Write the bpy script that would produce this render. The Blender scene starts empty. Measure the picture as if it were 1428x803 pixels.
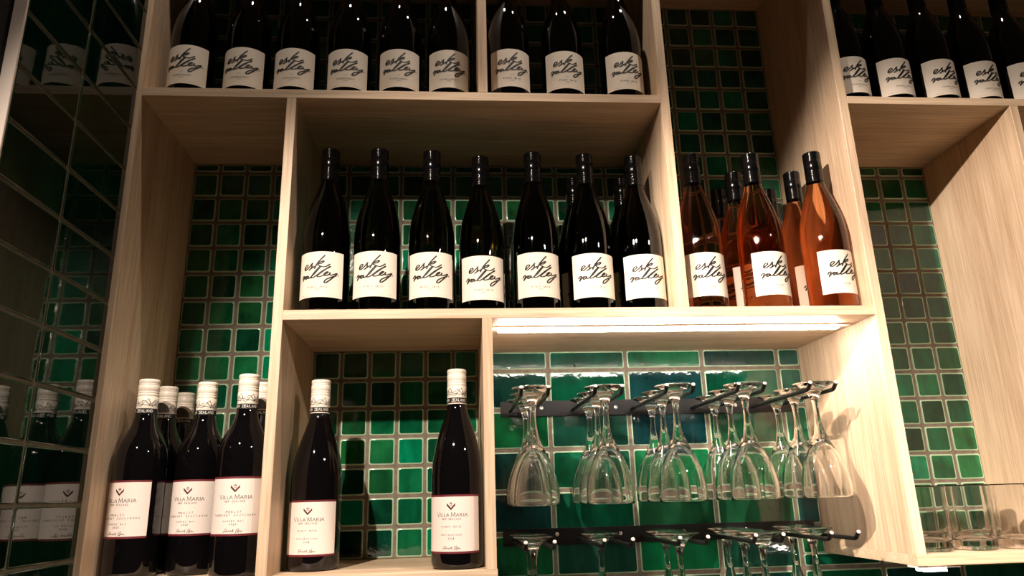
import bpy, bmesh, math, random
from mathutils import Vector, Matrix

# ------------------------------------------------------------------ camera, world, lamps, exposure
scene = bpy.context.scene
COL = scene.collection
CAM = Vector((0.53196, -1.12905, -0.29208))
YAW, PITCH, ROLL = math.radians(4.6112), math.radians(16.0638), math.radians(-1.5933)
Fv = Vector((math.sin(YAW)*math.cos(PITCH), math.cos(YAW)*math.cos(PITCH), math.sin(PITCH)))
R0 = Fv.cross(Vector((0, 0, 1))).normalized()
U0 = R0.cross(Fv)
Rv = R0*math.cos(ROLL) + U0*math.sin(ROLL)
Uv = U0*math.cos(ROLL) - R0*math.sin(ROLL)
cd = bpy.data.cameras.new('camera')
cd.sensor_width = 36.0
cd.lens = 1004.1/1428*36.0
cd.clip_start = 0.01
cam = bpy.data.objects.new('camera', cd)
M = Matrix((Rv, Uv, -Fv)).transposed().to_4x4()
M.translation = CAM
cam.matrix_world = M
COL.objects.link(cam)
scene.camera = cam

scene.view_settings.view_transform = 'Standard'
scene.view_settings.look = 'None'
scene.view_settings.exposure = 0.0
scene.view_settings.gamma = 1.0
scene.view_settings.use_curve_mapping = False

w = bpy.data.worlds.new('dim_room')
scene.world = w
w.use_nodes = True
w.node_tree.nodes['Background'].inputs[0].default_value = (0.80, 0.60, 0.45, 1)
w.node_tree.nodes['Background'].inputs[1].default_value = 0.028

def spot(name, loc, target, power, cone, blend, radius, color):
    l = bpy.data.lights.new(name, 'SPOT')
    l.energy = power; l.spot_size = math.radians(cone); l.spot_blend = blend
    l.shadow_soft_size = radius; l.color = color
    o = bpy.data.objects.new(name, l)
    o.location = loc
    o.rotation_euler = (Vector(target)-Vector(loc)).to_track_quat('-Z', 'Y').to_euler()
    COL.objects.link(o)
    return o
WARM = (1.0, 0.84, 0.70)
spot('track_spotlight', (-0.10, -1.73, 0.88), (0.68, 0.10, -0.42), 300, 41, 0.6, 0.022, WARM)
spot('track_spotlight', (-0.75, -1.73, 1.00), (1.70, 0.10, -0.30), 620, 27, 0.6, 0.022, WARM)
spot('track_spotlight', (1.45, -1.73, 0.88), (1.45, 0.10, -0.60), 270, 36, 1.0, 0.022, WARM)  # this lamp is added to brighten the far bay's lower tiles
spot('track_spotlight', (2.15, -1.70, 0.90), (0.25, 0.10, -0.80), 95, 38, 1.0, 0.022, WARM)
spot('ceiling_downlight', (0.25, -0.45, 2.10), (0.25, -0.10, 0.0), 95, 70, 0.7, 0.03, WARM)
spot('ceiling_downlight', (1.25, -0.45, 2.10), (1.25, -0.10, 0.0), 95, 70, 0.7, 0.03, WARM)
scene.cycles.max_bounces = 32
scene.cycles.transmission_bounces = 32
scene.cycles.transparent_max_bounces = 32

# ------------------------------------------------------------------ helpers
PI = math.pi
rnd = random.Random(7)

def lin(r, g, b):
    f = lambda c: ((c/255+0.055)/1.055)**2.4 if c > 10 else c/255/12.92
    return (f(r), f(g), f(b), 1)

def nmat(name):
    m = bpy.data.materials.new(name); m.use_nodes = True
    nt = m.node_tree
    return m, nt, nt.nodes['Principled BSDF']

def plain(name, col, rough=0.5, metal=0.0, **kw):
    m, nt, p = nmat(name)
    p.inputs['Base Color'].default_value = col
    p.inputs['Roughness'].default_value = rough
    p.inputs['Metallic'].default_value = metal
    for k, v in kw.items():
        p.inputs[k.replace('_', ' ')].default_value = v
    return m

def link(nt, a, b): nt.links.new(a, b)

def ramp(nt, fac, stops):
    r = nt.nodes.new('ShaderNodeValToRGB')
    e = r.color_ramp.elements
    e[0].position, e[0].color = stops[0]
    e[1].position, e[1].color = stops[-1]
    for s in stops[1:-1]:
        n = e.new(s[0]); n.color = s[1]
    link(nt, fac, r.inputs[0])
    return r.outputs[0]

def noise(nt, vec, scale, detail=3, rough=0.5, dist=0.0):
    n = nt.nodes.new('ShaderNodeTexNoise')
    n.inputs['Scale'].default_value = scale; n.inputs['Detail'].default_value = detail
    n.inputs['Roughness'].default_value = rough; n.inputs['Distortion'].default_value = dist
    if vec: link(nt, vec, n.inputs['Vector'])
    return n.outputs['Fac']

def mapping(nt, scale, loc=None):
    t = nt.nodes.new('ShaderNodeTexCoord'); mp = nt.nodes.new('ShaderNodeMapping')
    mp.inputs['Scale'].default_value = scale
    link(nt, t.outputs['Object'], mp.inputs['Vector'])
    if loc is not None: link(nt, loc, mp.inputs['Location'])
    return mp.outputs['Vector']

def bump(nt, p, h, strength, dist):
    b = nt.nodes.new('ShaderNodeBump')
    b.inputs['Strength'].default_value = strength; b.inputs['Distance'].default_value = dist
    link(nt, h, b.inputs['Height']); link(nt, b.outputs[0], p.inputs['Normal'])

def mixc(nt, f, a, b, mode='MIX'):
    m = nt.nodes.new('ShaderNodeMix'); m.data_type = 'RGBA'; m.blend_type = mode
    if isinstance(f, float): m.inputs[0].default_value = f
    else: link(nt, f, m.inputs[0])
    for i, v in ((6, a), (7, b)):
        if isinstance(v, tuple): m.inputs[i].default_value = v
        else: link(nt, v, m.inputs[i])
    return m.outputs[2]

def wood(name, axis):
    m, nt, p = nmat(name)
    s1 = [26, 26, 26]; s1[axis] = 1.6
    s2 = [260, 260, 260]; s2[axis] = 9
    oi = nt.nodes.new('ShaderNodeObjectInfo')
    cmb = nt.nodes.new('ShaderNodeCombineXYZ')
    mu = nt.nodes.new('ShaderNodeMath'); mu.operation = 'MULTIPLY'; mu.inputs[1].default_value = 20
    link(nt, oi.outputs['Random'], mu.inputs[0])
    for i in range(3): link(nt, mu.outputs[0], cmb.inputs[i])
    a = noise(nt, mapping(nt, s1, cmb.outputs[0]), 1.0, 4, 0.6, 0.6)
    b = noise(nt, mapping(nt, s2, cmb.outputs[0]), 1.0, 2, 0.5)
    ca = ramp(nt, a, [(0.30, lin(198, 168, 138)), (0.5, lin(216, 189, 160)), (0.72, lin(226, 203, 175))])
    cb = ramp(nt, b, [(0.30, lin(196, 188, 178)), (0.62, lin(255, 255, 255))])
    link(nt, mixc(nt, 0.55, ca, cb, 'MULTIPLY'), p.inputs['Base Color'])
    p.inputs['Roughness'].default_value = 0.5
    bump(nt, p, b, 0.12, 0.0006)
    return m
WOOD_X = wood('oak_laminate_grain_x', 0)
WOOD_Z = wood('oak_laminate_grain_z', 2)

def glaze(name, stops, sc, rough=0.07, bmp=0.22):
    m, nt, p = nmat(name)
    oi = nt.nodes.new('ShaderNodeObjectInfo')
    base = ramp(nt, oi.outputs['Random'], stops)
    cmb = nt.nodes.new('ShaderNodeCombineXYZ')
    mu = nt.nodes.new('ShaderNodeMath'); mu.operation = 'MULTIPLY'; mu.inputs[1].default_value = 50
    link(nt, oi.outputs['Random'], mu.inputs[0])
    for i in range(3): link(nt, mu.outputs[0], cmb.inputs[i])
    v = mapping(nt, (sc, sc, sc*0.8), cmb.outputs[0])
    a = noise(nt, v, 1.0, 3, 0.55, 0.8)
    sh = ramp(nt, a, [(0.28, (0.35, 0.42, 0.42, 1)), (0.52, (0.95, 1.0, 0.95, 1)), (0.78, (1.7, 1.5, 1.5, 1))])
    st = noise(nt, mapping(nt, (sc*6, sc*6, sc*0.9), cmb.outputs[0]), 1.0, 2)
    sh2 = ramp(nt, st, [(0.3, (0.78, 0.8, 0.8, 1)), (0.7, (1.15, 1.12, 1.12, 1))])
    c = mixc(nt, 1.0, base, sh, 'MULTIPLY')
    link(nt, mixc(nt, 1.0, c, sh2, 'MULTIPLY'), p.inputs['Base Color'])
    p.inputs['Roughness'].default_value = rough
    p.inputs['IOR'].default_value = 1.55
    h = noise(nt, mapping(nt, (55, 55, 55), cmb.outputs[0]), 1.0, 3, 0.5)
    bump(nt, p, h, bmp, 0.0016)
    return m
G_STOPS = [(0.0, lin(8, 52, 36)), (0.22, lin(4, 74, 48)), (0.42, lin(20, 78, 42)), (0.58, lin(2, 104, 70)), (0.72, lin(28, 90, 46)), (0.86, lin(6, 60, 48)), (1.0, lin(2, 122, 84))]
GLAZE_SMALL = glaze('green_glaze_mosaic', G_STOPS, 16)
B_STOPS = [(0.0, lin(14, 44, 50)), (0.22, lin(4, 84, 54)), (0.40, lin(16, 48, 56)), (0.58, lin(8, 98, 58)), (0.75, lin(26, 82, 46)), (1.0, lin(12, 42, 50))]
GLAZE_BIG = glaze('green_glaze_brick_tile', B_STOPS, 13, 0.05)
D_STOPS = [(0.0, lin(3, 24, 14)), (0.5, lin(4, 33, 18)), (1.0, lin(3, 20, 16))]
GLAZE_SHADED = glaze('shaded_green_glaze', D_STOPS, 10, 0.03, 0.03)  # side wall's unlit look painted in: the same tile greens, darkened
EDGE = plain('pale_glaze_edge', lin(160, 186, 156), 0.10)
EDGE_DK = plain('thin_glaze_edge', lin(40, 58, 40), 0.12)
def grout_mat(name, a, b):
    m, nt, p = nmat(name)
    n = noise(nt, mapping(nt, (90, 90, 90)), 1.0, 4, 0.6)
    link(nt, ramp(nt, n, [(0.3, a), (0.7, b)]), p.inputs['Base Color'])
    p.inputs['Roughness'].default_value = 0.85
    bump(nt, p, n, 0.4, 0.001)
    return m
GROUT = grout_mat('taupe_grout', lin(100, 88, 76), lin(128, 115, 101))
GROUT_OLIVE = grout_mat('olive_grout', lin(78, 72, 56), lin(98, 90, 72))
PLASTER = grout_mat('dark_space_plaster', lin(36, 30, 27), lin(46, 39, 34))  # the dark space beyond the trim, painted into the wall end's colour
ALU = plain('satin_trim', lin(235, 222, 212), 0.35, 0.0)
BLACK_STEEL = plain('black_powder_coat', lin(20, 18, 18), 0.36)
BLACK_STEEL.node_tree.nodes['Principled BSDF'].inputs['Specular IOR Level'].default_value = 0.35
STEEL = plain('bright_screw', lin(225, 222, 216), 0.25, 0.7)
PALE_TIP = plain('pale_prong_tip', lin(225, 205, 195), 0.35)
def emis(name, col, s):
    m, nt, p = nmat(name)
    p.inputs['Base Color'].default_value = (0.8, 0.8, 0.8, 1)
    p.inputs['Emission Color'].default_value = col
    p.inputs['Emission Strength'].default_value = s
    return m
LED = emis('led_diffuser', (1.0, 0.90, 0.80, 1), 90)
GLASS = plain('clear_glass', (1, 1, 1, 1), 0.0, 0.0, Transmission_Weight=1.0, IOR=1.5)
DARK_GLASS = plain('dark_olive_bottle_glass', (0.014, 0.011, 0.002, 1), 0.015, 0.0, Transmission_Weight=1.0, IOR=1.5)
RED_GLASS = plain('black_red_bottle_glass', (0.0025, 0.002, 0.0025, 1), 0.02, 0.0, IOR=1.52)
ROSE_GLASS = plain('rose_wine_bottle_glass', (0.86, 0.40, 0.19, 1), 0.01, 0.0, Transmission_Weight=1.0, IOR=1.4)
CAP_BLACK = plain('black_foil_cap', lin(9, 8, 9), 0.16, 0.0)
CAP_WHITE = plain('cream_foil_cap', lin(238, 228, 214), 0.35)
INK = plain('black_ink', lin(18, 15, 15), 0.6)
INK_SOFT = plain('grey_ink', lin(84, 76, 72), 0.6)
MAROON = plain('maroon_ink', lin(104, 32, 40), 0.45)
BROWN = plain('dark_brown_ink', lin(60, 34, 34), 0.45)
HILL = plain('charcoal_print', lin(74, 68, 66), 0.4)
WHITE_INK = plain('white_ink', lin(236, 230, 222), 0.5)
def paper_mat(name, c):
    m, nt, p = nmat(name)
    n = noise(nt, mapping(nt, (700, 700, 700)), 1.0, 3, 0.6)
    d = tuple(x*0.93 for x in c[:3])+(1,)
    link(nt, ramp(nt, n, [(0.3, d), (0.7, c)]), p.inputs['Base Color'])
    p.inputs['Roughness'].default_value = 0.65
    bump(nt, p, n, 0.15, 0.0003)
    return m
PAPER = paper_mat('textured_label_paper', lin(230, 220, 206))
PAPER_V = paper_mat('white_label_paper', lin(234, 221, 212))

def mesh_obj(name, verts, faces, mats, parent=None, smooth=False, mi=None, loc=None):
    me = bpy.data.meshes.new(name)
    me.from_pydata(verts, [], faces)
    for m in (mats if isinstance(mats, (list, tuple)) else [mats]): me.materials.append(m)
    if mi: me.polygons.foreach_set('material_index', mi)
    if smooth: me.polygons.foreach_set('use_smooth', [True]*len(faces))
    me.update()
    o = bpy.data.objects.new(name, me)
    COL.objects.link(o)
    if parent: o.parent = parent
    if loc: o.location = loc
    return o

def box_geo(x0, x1, y0, y1, z0, z1):
    v = [(x, y, z) for z in (z0, z1) for y in (y0, y1) for x in (x0, x1)]
    f = [(0, 2, 3, 1), (4, 5, 7, 6), (0, 1, 5, 4), (2, 6, 7, 3), (0, 4, 6, 2), (1, 3, 7, 5)]
    return v, f

def box(name, x0, x1, y0, y1, z0, z1, mat, parent=None, bev=0.0, org=(0, 0, 0)):
    v, f = box_geo(x0-org[0], x1-org[0], y0-org[1], y1-org[1], z0-org[2], z1-org[2])
    o = mesh_obj(name, v, f, mat, parent)
    if bev:
        bm = bmesh.new(); bm.from_mesh(o.data)
        bmesh.ops.bevel(bm, geom=bm.edges[:], offset=bev, segments=1, affect='EDGES')
        bm.to_mesh(o.data); bm.free()
    return o

def lathe_geo(prof, seg, zoff=0.0):
    v, f = [], []
    rings = []
    for r, z in prof:
        if r < 1e-6:
            rings.append([len(v)]); v.append((0, 0, z+zoff))
        else:
            rings.append(list(range(len(v), len(v)+seg)))
            v += [(r*math.cos(2*PI*i/seg), r*math.sin(2*PI*i/seg), z+zoff) for i in range(seg)]
    for a, b in zip(rings, rings[1:]):
        for i in range(seg):
            j = (i+1) % seg
            if len(a) == 1 and len(b) == 1: continue
            if len(a) == 1: f.append((a[0], b[j], b[i]))
            elif len(b) == 1: f.append((a[i], a[j], b[0]))
            else: f.append((a[i], a[j], b[j], b[i]))
    return v, f

def spline(pts, n=5):
    out = []
    P = [pts[0]]+list(pts)+[pts[-1]]
    for i in range(1, len(P)-2):
        a, b, c, d = P[i-1], P[i], P[i+1], P[i+2]
        for k in range(n):
            t = k/n
            out.append(tuple(0.5*((2*b[q])+(-a[q]+c[q])*t+(2*a[q]-5*b[q]+4*c[q]-d[q])*t*t+(-a[q]+3*b[q]-3*c[q]+d[q])*t**3) for q in range(len(b))))
    out.append(tuple(P[-2]))
    return out

def lathe(name, prof, seg, mat, parent, sm=True):
    v, f = lathe_geo(prof, seg)
    return mesh_obj(name, v, f, mat, parent, sm)

def empty(name, loc, label, cat, group=None, kind=None):
    o = bpy.data.objects.new(name, None)
    o.empty_display_size = 0.02
    o.location = loc
    COL.objects.link(o)
    if label: o['label'] = label
    if cat: o['category'] = cat
    if group: o['group'] = group
    if kind: o['kind'] = kind
    return o

def copy_tree(o, parent=None):
    c = o.copy(); COL.objects.link(c)
    c.parent = parent
    for ch in list(KIDS.get(o.name, [])):
        n = copy_tree(ch, c)
        KIDS.setdefault(c.name, []).append(n)
    return c
KIDS = {}
def index_tree(o):
    KIDS[o.name] = list(o.children)
    for c in o.children: index_tree(c)

# ------------------------------------------------------------------ measured board positions (metres)
A_R = 0.0
V1 = (0.2421, 0.2582); V3 = (0.5732, 0.5895); PC = (0.9010, 0.9169); PD = (1.2356, 1.2521); V4 = (1.5672, 1.5828)
S1 = (0.3788, 0.3950); S2 = (-0.0160, 0.0); S3 = (-0.4116, -0.3956); S4 = (0.3840, 0.3990); S5 = (-0.4131, -0.3967); S6 = (0.7831, 0.7991)
YM = 0.2626          # face of the square mosaic
YB = 0.2887          # face of the large wall tiles
BACK = YB + 0.0015   # grout plane of the wall

# ------------------------------------------------------------------ the setting: back wall and side wall
wall_back = box('wall_back', -0.30, 2.1, BACK, BACK+0.12, -0.75, 1.0, GROUT)
wall_back['kind'] = 'structure'
WALLX = -0.0080
wall_left = box('wall_left', -0.20, WALLX-0.0015, -0.3075, -0.0005, -0.75, 1.0, [GROUT_OLIVE, PLASTER])
wall_left['kind'] = 'structure'
for p in wall_left.data.polygons:
    if p.normal.x < 0.5: p.material_index = 1
trim = box('trim_1', -0.0235, WALLX+0.0005, -0.3115, -0.3076, -0.75, 1.0, ALU, None, 0.0006)
trim['kind'] = 'structure'

floor = box('floor', -1.6, 3.2, -3.2, 0.40, -1.90, -1.85, WOOD_X)  # unseen floor, added to bounce warm light up under the shelves
floor['kind'] = 'structure'

TILE_CACHE = {}
def tile_mesh(wd, ht, mats, bev, t=0.006, seed=0, rnd_c=0.0025):
    key = (round(wd, 4), round(ht, 4), mats[0].name, seed)
    if key in TILE_CACHE: return TILE_CACHE[key]
    r = random.Random(seed*31+int(wd*1e5)+int(ht*1e5))
    def outline(ins, y):
        w2, h2 = wd/2-ins, ht/2-ins
        c = min(rnd_c, wd/3, ht/3)
        pts = []
        for sx, sz in ((-1, -1), (1, -1), (1, 1), (-1, 1)):
            a = (sx*w2, sz*(h2-c)); b = (sx*(w2-c), sz*h2)
            pts += [a, b] if (sx*sz > 0) else [b, a]
        return [(x, y, z) for x, z in pts]
    j = [(r.uniform(-.0004, .0004), r.uniform(-.0004, .0004)) for _ in range(8)]
    rings = [outline(0, t), outline(0, bev*0.75), outline(bev*0.55, bev*0.18), outline(bev*1.5, 0.0)]
    v = []
    for rg in rings:
        v += [(x+a, y, z+b) for (x, y, z), (a, b) in zip(rg, j)]
    f, mi = [], []
    for k in (0, 1, 2):
        for i in range(8):
            n = (i+1) % 8
            f.append((k*8+i, k*8+n, (k+1)*8+n, (k+1)*8+i)); mi.append(1)
    f.append(tuple(range(24, 32))); mi.append(0)
    me = bpy.data.meshes.new('tile')
    me.from_pydata(v, [], f)
    for m in mats: me.materials.append(m)
    me.polygons.foreach_set('use_smooth', [8 <= i < 24 for i in range(25)])
    me.polygons.foreach_set('material_index', mi)
    me.update()
    TILE_CACHE[key] = me
    return me

def put_tile(parent, cx, cy, cz, wd, ht, mats, bev, rotz=0.0, tilt=0.006, t=0.006):
    me = tile_mesh(wd, ht, mats, bev, t, rnd.randrange(4))
    o = bpy.data.objects.new('tile', me)
    o.location = (cx, cy, cz)
    o.rotation_euler = (rnd.uniform(-tilt, tilt), 0, rotz+rnd.uniform(-tilt, tilt))
    COL.objects.link(o)
    o.parent = parent
    return o

def spans(lo, hi, joints, gap):
    js = sorted(j for j in joints if lo+gap/2 < j < hi-gap/2)
    e = [lo-gap/2]+js+[hi+gap/2]
    return [(a+gap/2, b-gap/2) for a, b in zip(e, e[1:]) if b-a-gap > 0.003]

def tile_field(parent, x0, x1, z0, z1, xj, zj, gap, y, mats, bev, tilt=0.006):
    for a, b in spans(x0, x1, xj, gap):
        for c, d in spans(z0, z1, zj, gap):
            put_tile(parent, (a+b)/2, y, (c+d)/2, b-a, d-c, mats, bev, 0, tilt)

def grid(a, pitch, n0, n1): return [a+pitch*k for k in range(n0, n1+1)]
ZJ = grid(0.3586, 0.05385, -16, 9)
MOS = (GLAZE_SMALL, EDGE)
def mosaic(name, x0, x1, z0, z1, xj, zoff=0.0):
    e = 0.0006
    o = box(name, x0+e, x1-e, YM+0.0015, BACK-0.0003, z0+e, z1-e, GROUT)
    o['kind'] = 'structure'
    tile_field(o, x0+0.0015, x1-0.0015, z0+0.0015, z1-0.0015, xj, [z+zoff for z in ZJ], 0.0052, YM, MOS, 0.0019)
    return o
P = 0.05360
mosaic('wall_back', A_R, V1[0], S3[1], S1[0], grid(0.0510, P, -2, 6))
mosaic('wall_back', V1[1], V3[0], S3[1], S2[0], grid(0.3112, P, -2, 8))
mosaic('wall_back', V1[1], PC[0], S2[1], S1[0], grid(0.3120, P, -2, 14))
mosaic('wall_back', PC[1], PD[0], S2[1], S6[0], grid(1.0165, 0.0542, -3, 6), -0.002)
mosaic('wall_back', PD[1], V4[0], S5[1], S4[0], grid(1.4580, 0.0542, -6, 4))
mosaic('wall_back', V4[1], 1.92, S5[1], S4[0], grid(1.6204, 0.0542, 0, 6))
# top row: behind the uppermost bottles
mosaic('wall_back', A_R, V3[0], S1[1], S6[0], grid(0.0438, P, -2, 14), -0.002)
mosaic('wall_back', V3[1], PC[0], S1[1], S6[0], grid(0.7418, P, -6, 6), -0.002)
mosaic('wall_back', PD[1], 1.92, S4[1], S6[0], grid(1.4580, 0.0542, -6, 10), -0.002)

BIG = (GLAZE_BIG, EDGE)
XJ = grid(0.7137, 0.1579, -2, 8)
ZJB = grid(-0.0548, -0.0770, 0, 8)
XS = 0.7137+0.1579*3      # upright joint just before the tall upright
ZL = -0.0548-0.0770*5     # bed joint just under the low shelf
g = 0.0065
def bigs(x0, x1, z0, z1): tile_field(wall_back, x0, x1, z0, z1, XJ, ZJB, g, YB, BIG, 0.0016, 0.004)
bigs(V3[1]+0.001, XS-g/2, ZL+g/2, S2[0]-0.001)
bigs(XS+g/2, PD[0]-0.001, S5[0]-0.0005, S2[0]-0.001)
bigs(XS+g/2, 1.75, ZL+g/2, S5[0]-0.0005)
bigs(V3[1]+0.001, 1.75, -0.60, ZL-g/2)

SIDE = (GLAZE_SHADED, EDGE_DK)
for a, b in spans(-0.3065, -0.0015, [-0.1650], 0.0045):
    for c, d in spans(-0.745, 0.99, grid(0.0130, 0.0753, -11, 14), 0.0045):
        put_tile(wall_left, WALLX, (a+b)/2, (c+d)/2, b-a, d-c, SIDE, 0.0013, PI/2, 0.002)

# ------------------------------------------------------------------ shelving unit
OR = (0.80, 0.145, -0.4131)
unit = empty('shelving_unit', OR, 'pale oak laminate open shelving unit holding the wine bottles against green tiles', 'shelving')
BK = BACK-0.0002
def board(name, x0, x1, z0, z1, mat): return box(name, x0, x1, 0.0, BK, z0, z1, mat, unit, 0.0005, OR)
board('side_panel', -0.0160, A_R, -0.60, 0.95, WOOD_Z)
board('upright', V1[0], V1[1], S3[1], S1[0], WOOD_Z)
board('upright', V3[0], V3[1], S3[1], S2[0], WOOD_Z)
board('upright', V3[0], V3[1], S1[1], S6[0], WOOD_Z)
board('upright', PC[0], PC[1], S2[1], S6[0], WOOD_Z)
board('upright', PD[0], PD[1], S5[1], S6[0], WOOD_Z)
board('upright', V4[0], V4[1], S5[1], S4[0], WOOD_Z)
board('side_panel', 1.9200, 1.9360, -0.60, 0.95, WOOD_Z)
board('shelf', A_R, PC[0], S1[0], S1[1], WOOD_X)
board('shelf', V1[1], PD[0], S2[0], S2[1], WOOD_X)
board('shelf', A_R, V3[1]+0.0012, S3[0], S3[1], WOOD_X)
board('shelf', PD[1], 1.92, S4[0], S4[1], WOOD_X)
board('shelf', PD[0], 1.92, S5[0], S5[1], WOOD_X)
board('shelf', A_R, 1.92, S6[0], S6[1], WOOD_X)
def led(x0, x1, y0, y1, z):
    c = box('light_strip', x0, x1, y0, y1, z-0.0030, z-0.0001, ALU, unit, 0, OR)
    d = box('diffuser', x0+0.012, x1-0.022, y0+0.0015, y1-0.0015, z-0.0085, z-0.0031, LED, c, 0, OR)
    return c
led(V3[1]+0.001, PD[0]-0.012, 0.058, 0.074, S2[0])
led(PD[0]+0.0005, PD[0]+0.0700, 0.004, 0.030, S5[0])

# ------------------------------------------------------------------ lettering helpers (flat u,v -> wrapped on a cylinder)
TEXT_CACHE = {}
def text_geo(txt):
    if txt in TEXT_CACHE: return TEXT_CACHE[txt]
    cu = bpy.data.curves.new('t', 'FONT'); cu.body = txt; cu.size = 1.0
    cu.resolution_u = 2
    ob = bpy.data.objects.new('t', cu); COL.objects.link(ob)
    dg = bpy.context.evaluated_depsgraph_get()
    me = bpy.data.meshes.new_from_object(ob.evaluated_get(dg))
    v = [(p.co.x, p.co.y) for p in me.vertices]
    f = [tuple(p.vertices) for p in me.polygons]
    bpy.data.objects.remove(ob); bpy.data.curves.remove(cu); bpy.data.meshes.remove(me)
    x0 = min(p[0] for p in v); x1 = max(p[0] for p in v); y1 = max(p[1] for p in v); y0 = min(p[1] for p in v)
    v = [((x-x0)/(x1-x0)-0.5, (y-y0)/(y1-y0)) for x, y in v]
    TEXT_CACHE[txt] = (v, f)
    return v, f

class Flat:
    def __init__(s): s.v = []; s.f = []
    def text(s, txt, u, z, wd, ht):
        v, f = text_geo(txt); n = len(s.v)
        s.v += [(u+a*wd, z+b*ht) for a, b in v]; s.f += [tuple(i+n for i in q) for q in f]
    def spread(s, txt, u, z, wd, ht):
        """letters set wide apart"""
        cell = wd/len(txt)
        for i, ch in enumerate(txt):
            if ch == ' ': continue
            cw = {'I': 0.16, 'M': 0.9, 'W': 1.0, 'J': 0.45, 'L': 0.5, '1': 0.4}.get(ch, 0.68)*ht
            s.text(ch, u-wd/2+cell*(i+0.5), z, cw, ht)
    def stroke(s, pts, w0, w1=None, n=5, sm=True):
        p = spline(pts, n) if sm else pts
        w1 = w0 if w1 is None else w1
        N = len(p); base = len(s.v)
        for i, (x, y) in enumerate(p):
            a = p[max(i-1, 0)]; b = p[min(i+1, N-1)]
            dx, dy = b[0]-a[0], b[1]-a[1]; L = math.hypot(dx, dy) or 1
            # nib: wider on steep strokes
            k = (w0+(w1-w0)*abs(dy)/L)/2
            s.v += [(x-dy/L*k, y+dx/L*k), (x+dy/L*k, y-dx/L*k)]
        for i in range(N-1):
            q = base+2*i
            s.f.append((q, q+1, q+3, q+2))
    def poly(s, pts):
        n = len(s.v); s.v += pts; s.f.append(tuple(range(n, n+len(pts))))
    def rect(s, u0, u1, z0, z1, k=1):
        for i in range(k):
            a = u0+(u1-u0)*i/k; b = u0+(u1-u0)*(i+1)/k
            s.poly([(a, z0), (b, z0), (b, z1), (a, z1)])
    def wrap(s, name, R, mat, parent, off):
        r = R+off
        v = [(r*math.sin(u/R), -r*math.cos(u/R), z) for u, z in s.v]
        return mesh_obj(name, v, s.f, mat, parent)

SCRIPT = [
 [(188, 300), (212, 280), (236, 258), (232, 243), (214, 246), (196, 272), (194, 295), (212, 305), (240, 287), (266, 264)],
 [(262, 268), (292, 228), (284, 248), (286, 272), (272, 298), (250, 312), (282, 292), (316, 268)],
 [(416, 136), (380, 182), (344, 232), (312, 302)],
 [(316, 278), (362, 228), (400, 206), (404, 216), (380, 238), (346, 246), (372, 270), (418, 278), (470, 240)],
 [(156, 402), (172, 374), (190, 372), (182, 400), (166, 432), (190, 404), (216, 380), (234, 386)],
 [(252, 380), (226, 388), (212, 408), (226, 414), (252, 386), (246, 404), (262, 408), (310, 370), (352, 312), (374, 280), (362, 284), (316, 346), (286, 394), (292, 410), (330, 392), (400, 326), (456, 286), (470, 270), (454, 282), (400, 336), (352, 384), (356, 402), (396, 390), (440, 356), (450, 338), (432, 344), (412, 374), (428, 388), (464, 368)],
 [(474, 342), (466, 370), (488, 374), (544, 346), (506, 398), (440, 468), (418, 466), (436, 432), (500, 392), (538, 376)],
]
def esk_label(parent, R, variety, year, kind_glass):
    z0, z1 = 0.0255, 0.1036
    half = math.radians(63)*R
    n = 28
    paper = Flat(); paper.rect(-half, half, z0, z1, n)
    lab = paper.wrap('label', R, PAPER, parent, 0.00025)
    s = Flat()
    k = 1.40e-4
    def T(p): return ((p[0]-354)*k*1.17+0.001, z1-(p[1]-88)*k)
    for st in SCRIPT: s.stroke([T(p) for p in st], 0.0015, 0.0027)
    c = T((556, 372)); s.poly([(c[0]+0.0011*math.cos(a*PI/4), c[1]+0.0011*math.sin(a*PI/4)) for a in range(8)])
    s.wrap('script_lettering', R, INK, lab, 0.00045)
    t = Flat()
    wd = {'CHARDONNAY': 0.034, 'PINOT GRIS': 0.033, 'ROSE': 0.013, 'ROS\u00c9': 0.013}[variety]
    t.spread(variety, 0.0, 0.0410, wd, 0.0033)
    t.spread(year, 0.0, 0.0375, 0.0085, 0.0019)
    t.rect(-0.003, 0.003, 0.0496, 0.0499)
    t.spread('HAWKES BAY', -0.024, 0.0285, 0.018, 0.0012)
    t.spread('NEW ZEALAND', 0.024, 0.0285, 0.020, 0.0012)
    t.wrap('lettering', R, INK, lab, 0.00045)

BURG = [(0.0, 0.006), (0.020, 0.0035), (0.033, 0.0), (0.0372, 0.0014), (0.0393, 0.005), (0.0400, 0.010), (0.0400, 0.130), (0.0398, 0.140), (0.0390, 0.152), (0.0373, 0.165), (0.0345, 0.180), (0.0306, 0.195), (0.0260, 0.210), (0.0215, 0.223), (0.0178, 0.234), (0.0155, 0.243), (0.0146, 0.250), (0.0142, 0.300), (0.0, 0.300)]
BORD = [(0.0, 0.006), (0.018, 0.0035), (0.032, 0.0), (0.0358, 0.0014), (0.0378, 0.005), (0.0385, 0.010), (0.0385, 0.158), (0.0382, 0.170), (0.0372, 0.182), (0.0348, 0.193), (0.0308, 0.203), (0.0258, 0.212), (0.0212, 0.221), (0.0180, 0.230), (0.0160, 0.240), (0.0150, 0.250), (0.0142, 0.292), (0.0, 0.292)]

def cap_profile(z0, z1, r, grooves):
    h = z1-z0
    p = [(r-0.0006, z0), (r, z0+0.0005)]
    for g in sorted(grooves):
        c = z0+g*h
        p += [(r, c-0.0011), (r-0.0006, c-0.0003), (r-0.0006, c+0.0003), (r, c+0.0011)]
    p += [(r, z1-0.0025), (r-0.0006, z1-0.0008), (r-0.0020, z1), (0, z1)]
    return p

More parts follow.
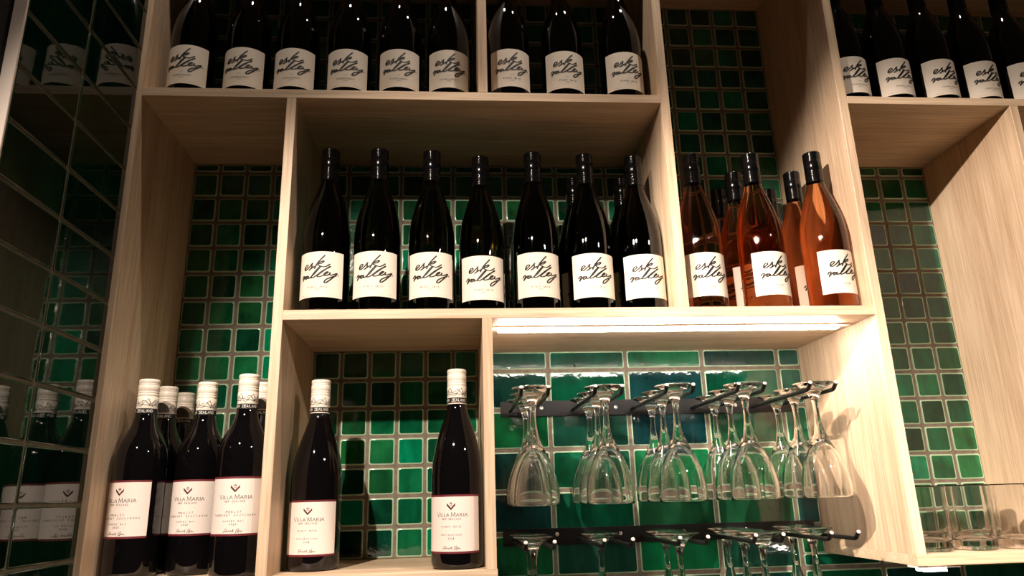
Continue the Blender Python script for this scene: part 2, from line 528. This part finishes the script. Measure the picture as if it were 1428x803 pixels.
def esk_bottle(variety, year, glass):
    b = empty('wine_bottle', (0, 0, 0), None, None)
    lathe('bottle_glass', BURG, 48, glass, b)
    cap = lathe('screw_cap', cap_profile(0.2460, 0.3060, 0.0157, [0.02, 0.09, 0.16, 0.23, 0.30, 0.37, 0.72, 0.78, 0.84, 0.90]), 32, CAP_BLACK, b)
    esk_label(b, 0.0400, variety, year, glass)
    index_tree(b)
    return b

LETTERS = {'V': ([(0, 1), (0.5, 0)], [(0.5, 0), (1, 1)]), 'I': ([(0.5, 0), (0.5, 1)],), 'L': ([(0.1, 1), (0.1, 0)], [(0.1, 0.04), (1, 0.04)]),
           'A': ([(0.5, 1), (0, 0)], [(0.5, 1), (1, 0)], [(0.2, 0.33), (0.8, 0.33)]), 'M': ([(0.08, 0), (0.14, 1)], [(0.14, 1), (0.5, 0.08)], [(0.5, 0.08), (0.86, 1)], [(0.86, 1), (0.94, 0)]),
           'R': ([(0.1, 0), (0.1, 1)], [(0.1, 0.97), (0.7, 0.95), (0.85, 0.75), (0.7, 0.52), (0.1, 0.5)], [(0.45, 0.5), (1, 0)])}
def serif(fl, ch, u, z, wd, ht):
    """a thin upright roman capital, left edge at u, with small feet"""
    for st in LETTERS[ch]:
        p = [(u+a*wd, z+b*ht) for a, b in st]
        fl.stroke(p, 0.00040, 0.00062, 1, False)
        for q, e in ((p[0], st[0]), (p[-1], st[-1])):
            if e[1] in (0, 1) and ch not in 'L' and not (ch in 'AV' and e[0] == 0.5):
                fl.stroke([(q[0]-0.0006, q[1]), (q[0]+0.0006, q[1])], 0.00030, 0.00030, 1, False)

def villa_label(parent, R, lines, z0, z1):
    half = math.radians(66)*R
    n = 28
    paper = Flat(); paper.rect(-half, half, z0, z1, n)
    lab = paper.wrap('label', R, PAPER_V, parent, 0.00025)
    bd = Flat()
    bd.rect(-half, half, z0, z0+0.0030, n)
    bd.wrap('border', R, MAROON, lab, 0.00042)
    bd = Flat(); bd.rect(-half, half, z1-0.0028, z1, n)
    bd.wrap('border', R, MAROON, lab, 0.00042)
    k = 1.46e-4
    zt = lambda y: z1-(y-62)*k
    em = Flat()
    em.poly([(-0.0066, zt(145)), (-0.0066, zt(170)), (0, zt(217)), (0, zt(193))])
    em.wrap('emblem', R, BROWN, lab, 0.00042)
    em = Flat()
    em.poly([(0.0066, zt(145)), (0, zt(193)), (0, zt(217)), (0.0066, zt(170))])
    for a in range(5):
        t = math.radians(30+30*a)
        em.stroke([(0.0010*math.cos(t), zt(160)+0.0010*math.sin(t)), (0.0030*math.cos(t), zt(160)+0.0036*math.sin(t))], 0.0006, n=1)
    em.rect(-0.0022, 0.0022, zt(168), zt(164))
    em.wrap('emblem', R, MAROON, lab, 0.00042)
    t = Flat()
    serif(t, 'V', -0.0240, zt(281), 0.0056, 0.0062)
    for ch, u, wl in (('I', -0.0172, 0.0010), ('L', -0.0150, 0.0030), ('L', -0.0110, 0.0030), ('A', -0.0073, 0.0046)): serif(t, ch, u, zt(279), wl, 0.0047)
    serif(t, 'M', 0.0000, zt(281), 0.0068, 0.0062)
    for ch, u, wl in (('A', 0.0078, 0.0046), ('R', 0.0136, 0.0038), ('I', 0.0188, 0.0010), ('A', 0.0206, 0.0046)): serif(t, ch, u, zt(279), wl, 0.0047)
    t.spread('NEW ZEALAND', 0, zt(312), 0.031, 0.0027)
    for txt, y, wd, ht in lines: t.spread(txt, 0, zt(y), wd, ht)
    t.wrap('lettering', R, INK, lab, 0.00045)
    s = Flat()
    sx = lambda p: ((p[0]-205)*k*1.05, zt(p[1]))
    for st in ([(118, 605), (130, 580), (140, 566), (156, 570), (150, 584), (132, 588), (150, 592), (160, 584), (166, 594), (176, 582), (182, 596), (192, 580), (198, 595), (210, 572), (212, 596), (222, 588)],
               [(205, 576), (218, 574)],
               [(236, 604), (244, 572), (262, 566), (262, 580), (246, 586), (266, 588), (258, 600), (246, 600), (270, 592), (278, 582), (280, 596), (290, 586), (298, 596)]):
        s.stroke([sx(p) for p in st], 0.00045, 0.0006, 3)
    s.wrap('signature', R, INK_SOFT, lab, 0.00045)

def villa_cap(parent, z0, z1, r, hill):
    c = lathe('screw_cap', cap_profile(z0, z1, r, [0.02, 0.52, 0.60, 0.66, 0.84, 0.88]), 32, CAP_WHITE, parent)
    R = r
    L = 2*PI*R
    h = z1-z0
    bd = Flat(); bd.rect(-L/2, L/2, z0+0.035*h, z0+0.175*h, 32)
    bd.wrap('band', R, INK, c, 0.00025)
    tx = Flat()
    for a in (-0.25, 0.25): tx.spread('NEW ZEALAND', a*L+0.25*L, z0+0.065*h, L*0.40, 0.08*h)
    tx.wrap('lettering', R, WHITE_INK, c, 0.0004)
    mt = Flat()
    rr = random.Random(3)
    zb = z0+0.205*h
    for line, amp, ph in ((0, 0.27, 0.0), (1, 0.17, 1.3), (2, 0.09, 2.2)):
        pts = []
        N = 26
        for i in range(N+1):
            u = -L/2+L*i/N
            pk = 0.5+0.5*math.sin(i*1.9+ph)*math.cos(i*0.55+ph)
            pts.append((u, zb+h*amp*(0.25+0.75*pk)))
        mt.stroke(pts, 0.0007, 0.0011, 1, False)
    for i in range(36):
        u = rr.uniform(-L/2, L/2); z = zb+h*rr.uniform(0.02, 0.14)
        mt.stroke([(u, z), (u+0.0016, z+0.0018)], 0.0006, n=1, sm=False)
    mt.wrap('mountain_print', R, INK, c, 0.00025)
    if hill:
        hl = Flat()
        for a in (0.5,):
            N = 14
            for i in range(N):
                u0 = -0.017+0.034*i/N; u1 = -0.017+0.034*(i+1)/N
                f = lambda u: zb+h*0.30*math.sqrt(max(0, 1-(u/0.017)**2))
                hl.poly([(u0+a*L, zb), (u1+a*L, zb), (u1+a*L, f(u1)+1e-5), (u0+a*L, f(u0)+1e-5)])
        hl.wrap('hill_print', R, HILL, c, 0.0004)
    return c

def villa_bottle(prof, R, lines, z0, z1, hill, H):
    b = empty('wine_bottle', (0, 0, 0), None, None)
    lathe('bottle_glass', prof, 48, RED_GLASS, b)
    villa_cap(b, H-0.057, H, 0.0157, hill)
    villa_label(b, R, lines, z0, z1)
    index_tree(b)
    return b

USED = set()
def place(proto, loc, label, group, rot=0.0, sz=1.0, cap_turn=0.0):
    o = proto if proto.name not in USED else copy_tree(proto)
    USED.add(proto.name)
    o.location = loc; o.rotation_euler = (0, 0, math.radians(rot)); o.scale = (1, 1, sz)
    o['label'] = label; o['category'] = 'wine bottle'; o['group'] = group
    for c in KIDS[o.name]:
        if c.name.startswith('screw_cap'): c.rotation_euler = (0, 0, math.radians(cap_turn))
    return o
ORD = ['first', 'second', 'third', 'fourth', 'fifth', 'sixth', 'seventh', 'eighth', 'ninth']
ZS = 0.0002

pg = esk_bottle('PINOT GRIS', '2022', DARK_GLASS)
pgx = [(0.3111, 0.0569), (0.3973, 0.0552), (0.4898, 0.0604), (0.5772, 0.0803), (0.6717, 0.0625), (0.7682, 0.0680), (0.8605, 0.0736)]
for i, (x, y) in enumerate(pgx):
    place(pg, (x, y, S2[1]+ZS), 'black-capped Pinot Gris bottle, %s in the middle row counting from the side wall' % ORD[i], 'pinot gris bottles on the middle shelf', [-8, -2, -2, 2, 3, 2, 1][i])
for x, y, n in ((0.6735, 0.1730, 'fifth'), (0.7642, 0.1717, 'sixth'), (0.8592, 0.1704, 'seventh')):
    place(pg, (x, y, S2[1]+ZS), 'dark Pinot Gris bottle standing behind the %s bottle of the middle row' % n, 'pinot gris bottles on the middle shelf', 4)
for i, (x, y) in enumerate(((0.6335, 0.0600), (0.7364, 0.0635), (0.8494, 0.0628))):
    place(pg, (x, y, S1[1]+ZS), 'dark Pinot Gris bottle on the top shelf, %s after the upright among bottles' % ORD[i], 'pinot gris bottles on the top shelf', [3, 3, 5][i])
ch = esk_bottle('CHARDONNAY', '2022', DARK_GLASS)
for i, (x, y) in enumerate(((0.0516, 0.0674), (0.1489, 0.0714), (0.2388, 0.0710), (0.3347, 0.0706), (0.4294, 0.0678), (0.5195, 0.0675))):
    place(ch, (x, y, S1[1]+ZS), 'dark Chardonnay bottle on the top shelf, %s from the tiled side wall' % ORD[i], 'chardonnay bottles on the top shelf', [-4, -2, 0, 0, 1, 2][i])
for i, (x, y) in enumerate(((1.2985, 0.0675), (1.3890, 0.0700), (1.4815, 0.0700), (1.5720, 0.0735), (1.6640, 0.0740))):
    place(ch, (x, y, S4[1]+ZS), 'dark Chardonnay bottle in the bay beyond the tall upright, %s from that upright' % ORD[i], 'chardonnay bottles in the far upper bay', 4)
rs = esk_bottle('ROS\u00c9', '2022', ROSE_GLASS)
for i, (x, y) in enumerate(((0.9670, 0.0640), (1.0790, 0.0592), (1.1945, 0.0510))):
    place(rs, (x, y, S2[1]+ZS), ['salmon pink rose bottle with black cap, beside the upright next to Pinot Gris', 'salmon pink rose wine bottle with black cap, middle one of the front three', 'salmon pink rose wine bottle with black cap, against the tall upright'][i], 'rose bottles', [4, 12, 12][i])
for x, y, l in ((1.0762, 0.2208, 'rose wine bottle at the very back behind the middle rose bottle, against the tiles'), (1.0775, 0.1400, 'rose wine bottle directly behind the middle front rose bottle'), (1.1838, 0.2208, 'rose wine bottle at the very back near the tall upright, against the tiles'), (1.1949, 0.1355, 'rose wine bottle directly behind the front one at the tall upright')):
    place(rs, (x, y, S2[1]+ZS), l, 'rose bottles', 10)

MER = [('MERLOT', 414, 0.024, 0.0030), ('CABERNET SAUVIGNON', 446, 0.066, 0.0028), ('HAWKES BAY', 500, 0.031, 0.0024), ('2020', 532, 0.011, 0.0026)]
me_ = villa_bottle(BORD, 0.0385, MER, 0.0575, 0.1410, True, 0.2985)
for x, y, rot, sz, l in ((0.0396, 0.0660, -16, 0.997, 'Merlot Cabernet bottle with cream cap in front, beside the oak side panel'),
                     (0.1190, 0.1030, -6, 0.997, 'Merlot Cabernet bottle with cream cap, middle one of the front three'),
                     (0.2030, 0.0400, 3, 1.002, 'Merlot Cabernet bottle with cream cap in front, beside the upright'),
                     (0.0400, 0.1440, -8, 0.997, 'Merlot Cabernet bottle second back along the oak side panel'),
                     (0.0420, 0.2215, 5, 0.997, 'Merlot Cabernet bottle at the very back along the oak side panel'),
                     (0.2030, 0.1190, 8, 0.999, 'Merlot Cabernet bottle behind the one beside the upright')):
    place(me_, (x, y, S3[1]+ZS), 'dark '+l, 'merlot cabernet bottles', rot, sz, 165 if 'back' in l or 'behind' in l else 0)
PN = [('PINOT NOIR', 388, 0.031, 0.0028), ('MARLBOROUGH', 467, 0.033, 0.0024), ('2021', 502, 0.0105, 0.0026)]
BURG2 = [(r*1.0125, z*0.304/0.306) for r, z in BURG]
pn = villa_bottle(BURG2, 0.0405, PN, 0.0225, 0.1070, False, 0.304)
place(pn, (0.3055, 0.0960, S3[1]+ZS), 'dark Pinot Noir bottle with cream cap standing next to the upright beside the Merlot', 'pinot noir bottles', -6, 0.978)
place(pn, (0.5320, 0.0500, S3[1]+ZS), 'dark Pinot Noir bottle with cream cap standing next to the hanging glasses bay', 'pinot noir bottles', -14, 1.0)

# ------------------------------------------------------------------ glass racks and hanging glasses
def tube(path, r, seg=10):
    pts = [Vector(p) for p in path]
    v, f = [], []
    for i, p in enumerate(pts):
        d = (pts[min(i+1, len(pts)-1)]-pts[max(i-1, 0)]).normalized()
        sx = Vector((1, 0, 0)); up = d.cross(sx).normalized()
        for k in range(seg):
            a = 2*PI*k/seg
            q = p+sx*(r*math.cos(a))+up*(r*math.sin(a))
            v.append(tuple(q))
    for i in range(len(pts)-1):
        for k in range(seg):
            n = (k+1) % seg
            f.append((i*seg+k, i*seg+n, (i+1)*seg+n, (i+1)*seg+k))
    f.append(tuple(range(seg))); f.append(tuple(reversed(range(len(v)-seg, len(v)))))
    return v, f

PRONGS = [0.6360, 0.7580, 0.8770, 0.9985, 1.1215]
GAP = 0.0445
def rack(zc, label, screws):
    root = empty('glass_rack', (0.915, YB, zc), label, 'glass rack', 'glass racks')
    box('back_plate', 0.617, 1.218, YB-0.0035, YB-0.0002, zc-0.0150, zc+0.0150, BLACK_STEEL, root, 0.0004, (0.915, YB, zc))
    zp = -0.0045
    path = [(0, -0.003, zp)]+[(0, -0.05*k, zp) for k in (1, 2, 3, 4)]
    for k in range(6):
        a = k/5*math.radians(42)
        path.append((0, -0.240-0.014*math.sin(a), zp+0.014*(1-math.cos(a))))
    path.append((0, path[-1][1]-0.0075, path[-1][2]+0.0068))
    v, f = tube(path, 0.0034)
    pm = bpy.data.meshes.new('prong'); pm.from_pydata(v, [], f); pm.materials.append(BLACK_STEEL)
    pm.polygons.foreach_set('use_smooth', [len(q) == 4 for q in f]); pm.update()
    tv, tf = lathe_geo([(0.0032, 0), (0.0029, 0.0010), (0.0018, 0.0018), (0, 0.0021)], 10)
    tm = bpy.data.meshes.new('tip'); tm.from_pydata(tv, [], tf); tm.materials.append(PALE_TIP)
    tm.polygons.foreach_set('use_smooth', [True]*len(tf)); tm.update()
    for x in PRONGS:
        for dx in (0, GAP):
            o = bpy.data.objects.new('prong', pm); COL.objects.link(o); o.parent = root
            o.location = (x+dx-0.915, 0, 0)
            t = bpy.data.objects.new('tip', tm); COL.objects.link(t); t.parent = o
            t.location = path[-1]; t.rotation_euler = (math.radians(48), 0, 0)
    sv, sf = lathe_geo([(0.0038, 0), (0.0036, 0.0012), (0.0022, 0.0019), (0.0008, 0.0014), (0, 0.0014)], 14)
    sm_ = bpy.data.meshes.new('screw'); sm_.from_pydata(sv, [], sf); sm_.materials.append(STEEL); sm_.update()
    for x, dz in screws:
        o = bpy.data.objects.new('screw', sm_); COL.objects.link(o); o.parent = root
        o.location = (x-0.915, -0.0034, dz); o.rotation_euler = (PI/2, 0, 0)
    return zc+zp
zu = rack(-0.1300, 'black steel prong rack holding the full row of glasses just under the lit shelf', [(0.697, 0.001), (0.845, 0), (0.966, 0), (1.088, 0)])
zl = rack(-0.3680, 'black steel prong rack below the row of hanging bowls', [(0.718, 0.004), (0.838, 0.002), (0.960, 0.002), (1.082, 0.002)])

# hanging stemware, drawn hanging: z = 0 at the underside of the foot (which faces up), rim below
GH = 0.1800
OUT = [(0.0005, -0.0016), (0.020, -0.0010), (0.0320, 0.0), (0.0338, -0.0006), (0.0340, -0.0018), (0.0325, -0.0028), (0.0240, -0.0062), (0.0160, -0.0112), (0.0100, -0.0185), (0.0066, -0.0270)]
STEM = [(0.0066, -0.0270), (0.0050, -0.0380), (0.0046, -0.0480), (0.0050, -0.0580), (0.0062, -0.0680), (0.0084, -0.0780)]
BOWL = [(0.0084, -0.0780), (0.0120, -0.0895), (0.0168, -0.1010), (0.0228, -0.1130), (0.0286, -0.1250), (0.0330, -0.1370), (0.0364, -0.1500), (0.0384, -0.1630), (0.0390, -0.1740), (0.0387, -0.1850), (0.0384, -0.1882), (0.0375, -0.1888), (0.0366, -0.1882),
        (0.0364, -0.1850), (0.0364, -0.1740), (0.0356, -0.1630), (0.0336, -0.1500), (0.0302, -0.1370), (0.0256, -0.1250), (0.0196, -0.1130), (0.0130, -0.1030), (0.0070, -0.0970), (0.0, -0.0945)]
def densify(p, n=3): return spline(p, n)
def make_glass():
    g = empty('wine_glass', (0, 0, 0), None, None)
    lathe('foot', densify(OUT, 2), 40, GLASS, g)
    lathe('stem', densify(STEM, 2), 40, GLASS, g)
    lathe('bowl', densify(BOWL[:10], 2)[:-1]+BOWL[9:13]+densify(BOWL[12:], 2)[1:], 40, GLASS, g)
    index_tree(g)
    for c in g.children:
        bm = bmesh.new(); bm.from_mesh(c.data)
        for fc in bm.faces: fc.normal_flip()
        bm.to_mesh(c.data); bm.free()
    return g
gl = make_glass()
def put_glass(x, y, z, label, grp):
    o = gl if gl.name not in USED else copy_tree(gl)
    USED.add(gl.name)
    o.location = (x, y, z+0.0034+0.0106); o.rotation_euler = (0, 0, rnd.uniform(0, 6))
    o['label'] = label; o['category'] = 'wine glass'; o['group'] = grp
DEP = ['frontmost', 'middle', 'rearmost']
for i, x in enumerate(PRONGS):
    for k, y in enumerate((0.0665, 0.1450, 0.2235)):
        put_glass(x+GAP/2+rnd.uniform(-0.0015, 0.0015), y, zu, 'hanging wine glass, %s on the %s prong pair of the upper rack from Pinot Noir' % (DEP[k], ORD[i]), 'wine glasses on the upper rack')
for i, ys in enumerate(((0.1400, 0.2200), (0.1850,), (0.1150, 0.1950), (0.0665, 0.1450, 0.2235), (0.1450, 0.2235))):
    for k, y in enumerate(ys):
        put_glass(PRONGS[i]+GAP/2, y, zl, 'hanging wine glass, %s on the %s prong pair of the lower rack from Pinot Noir' % ('rearmost' if y > 0.18 else DEP[k], ORD[i]), 'wine glasses on the lower rack')

# ------------------------------------------------------------------ tumblers standing on the far low shelf
TUM = [(0.0, 0.0015), (0.018, 0.0012), (0.0270, 0.0), (0.0305, 0.0015), (0.0318, 0.0050), (0.0330, 0.030), (0.0345, 0.070), (0.0355, 0.0990), (0.0353, 0.1000), (0.0343, 0.1000), (0.0340, 0.0990), (0.0330, 0.070), (0.0312, 0.030), (0.0298, 0.0180), (0.0270, 0.0150), (0.0, 0.0140)]
def make_tumbler():
    t = empty('tumbler', (0, 0, 0), None, None)
    lathe('bowl', densify(TUM[4:], 2), 36, GLASS, t)
    lathe('base', TUM[:5], 36, GLASS, t)
    index_tree(t)
    return t
tb = make_tumbler()
i = 0
for row, y in ((0, 0.055), (1, 0.150)):
    for k, x in enumerate((1.297, 1.373, 1.449, 1.525)[:4-row]):
        o = tb if tb.name not in USED else copy_tree(tb)
        USED.add(tb.name)
        o.location = (x+rnd.uniform(-0.002, 0.002), y, S5[1]+ZS); o.rotation_euler = (0, 0, rnd.uniform(0, 6))
        o['label'] = 'clear tumbler on the low shelf, %s from the tall upright in the %s row' % (ORD[k], ['front', 'back'][row])
        o['category'] = 'tumbler'; o['group'] = 'tumblers on the far low shelf'
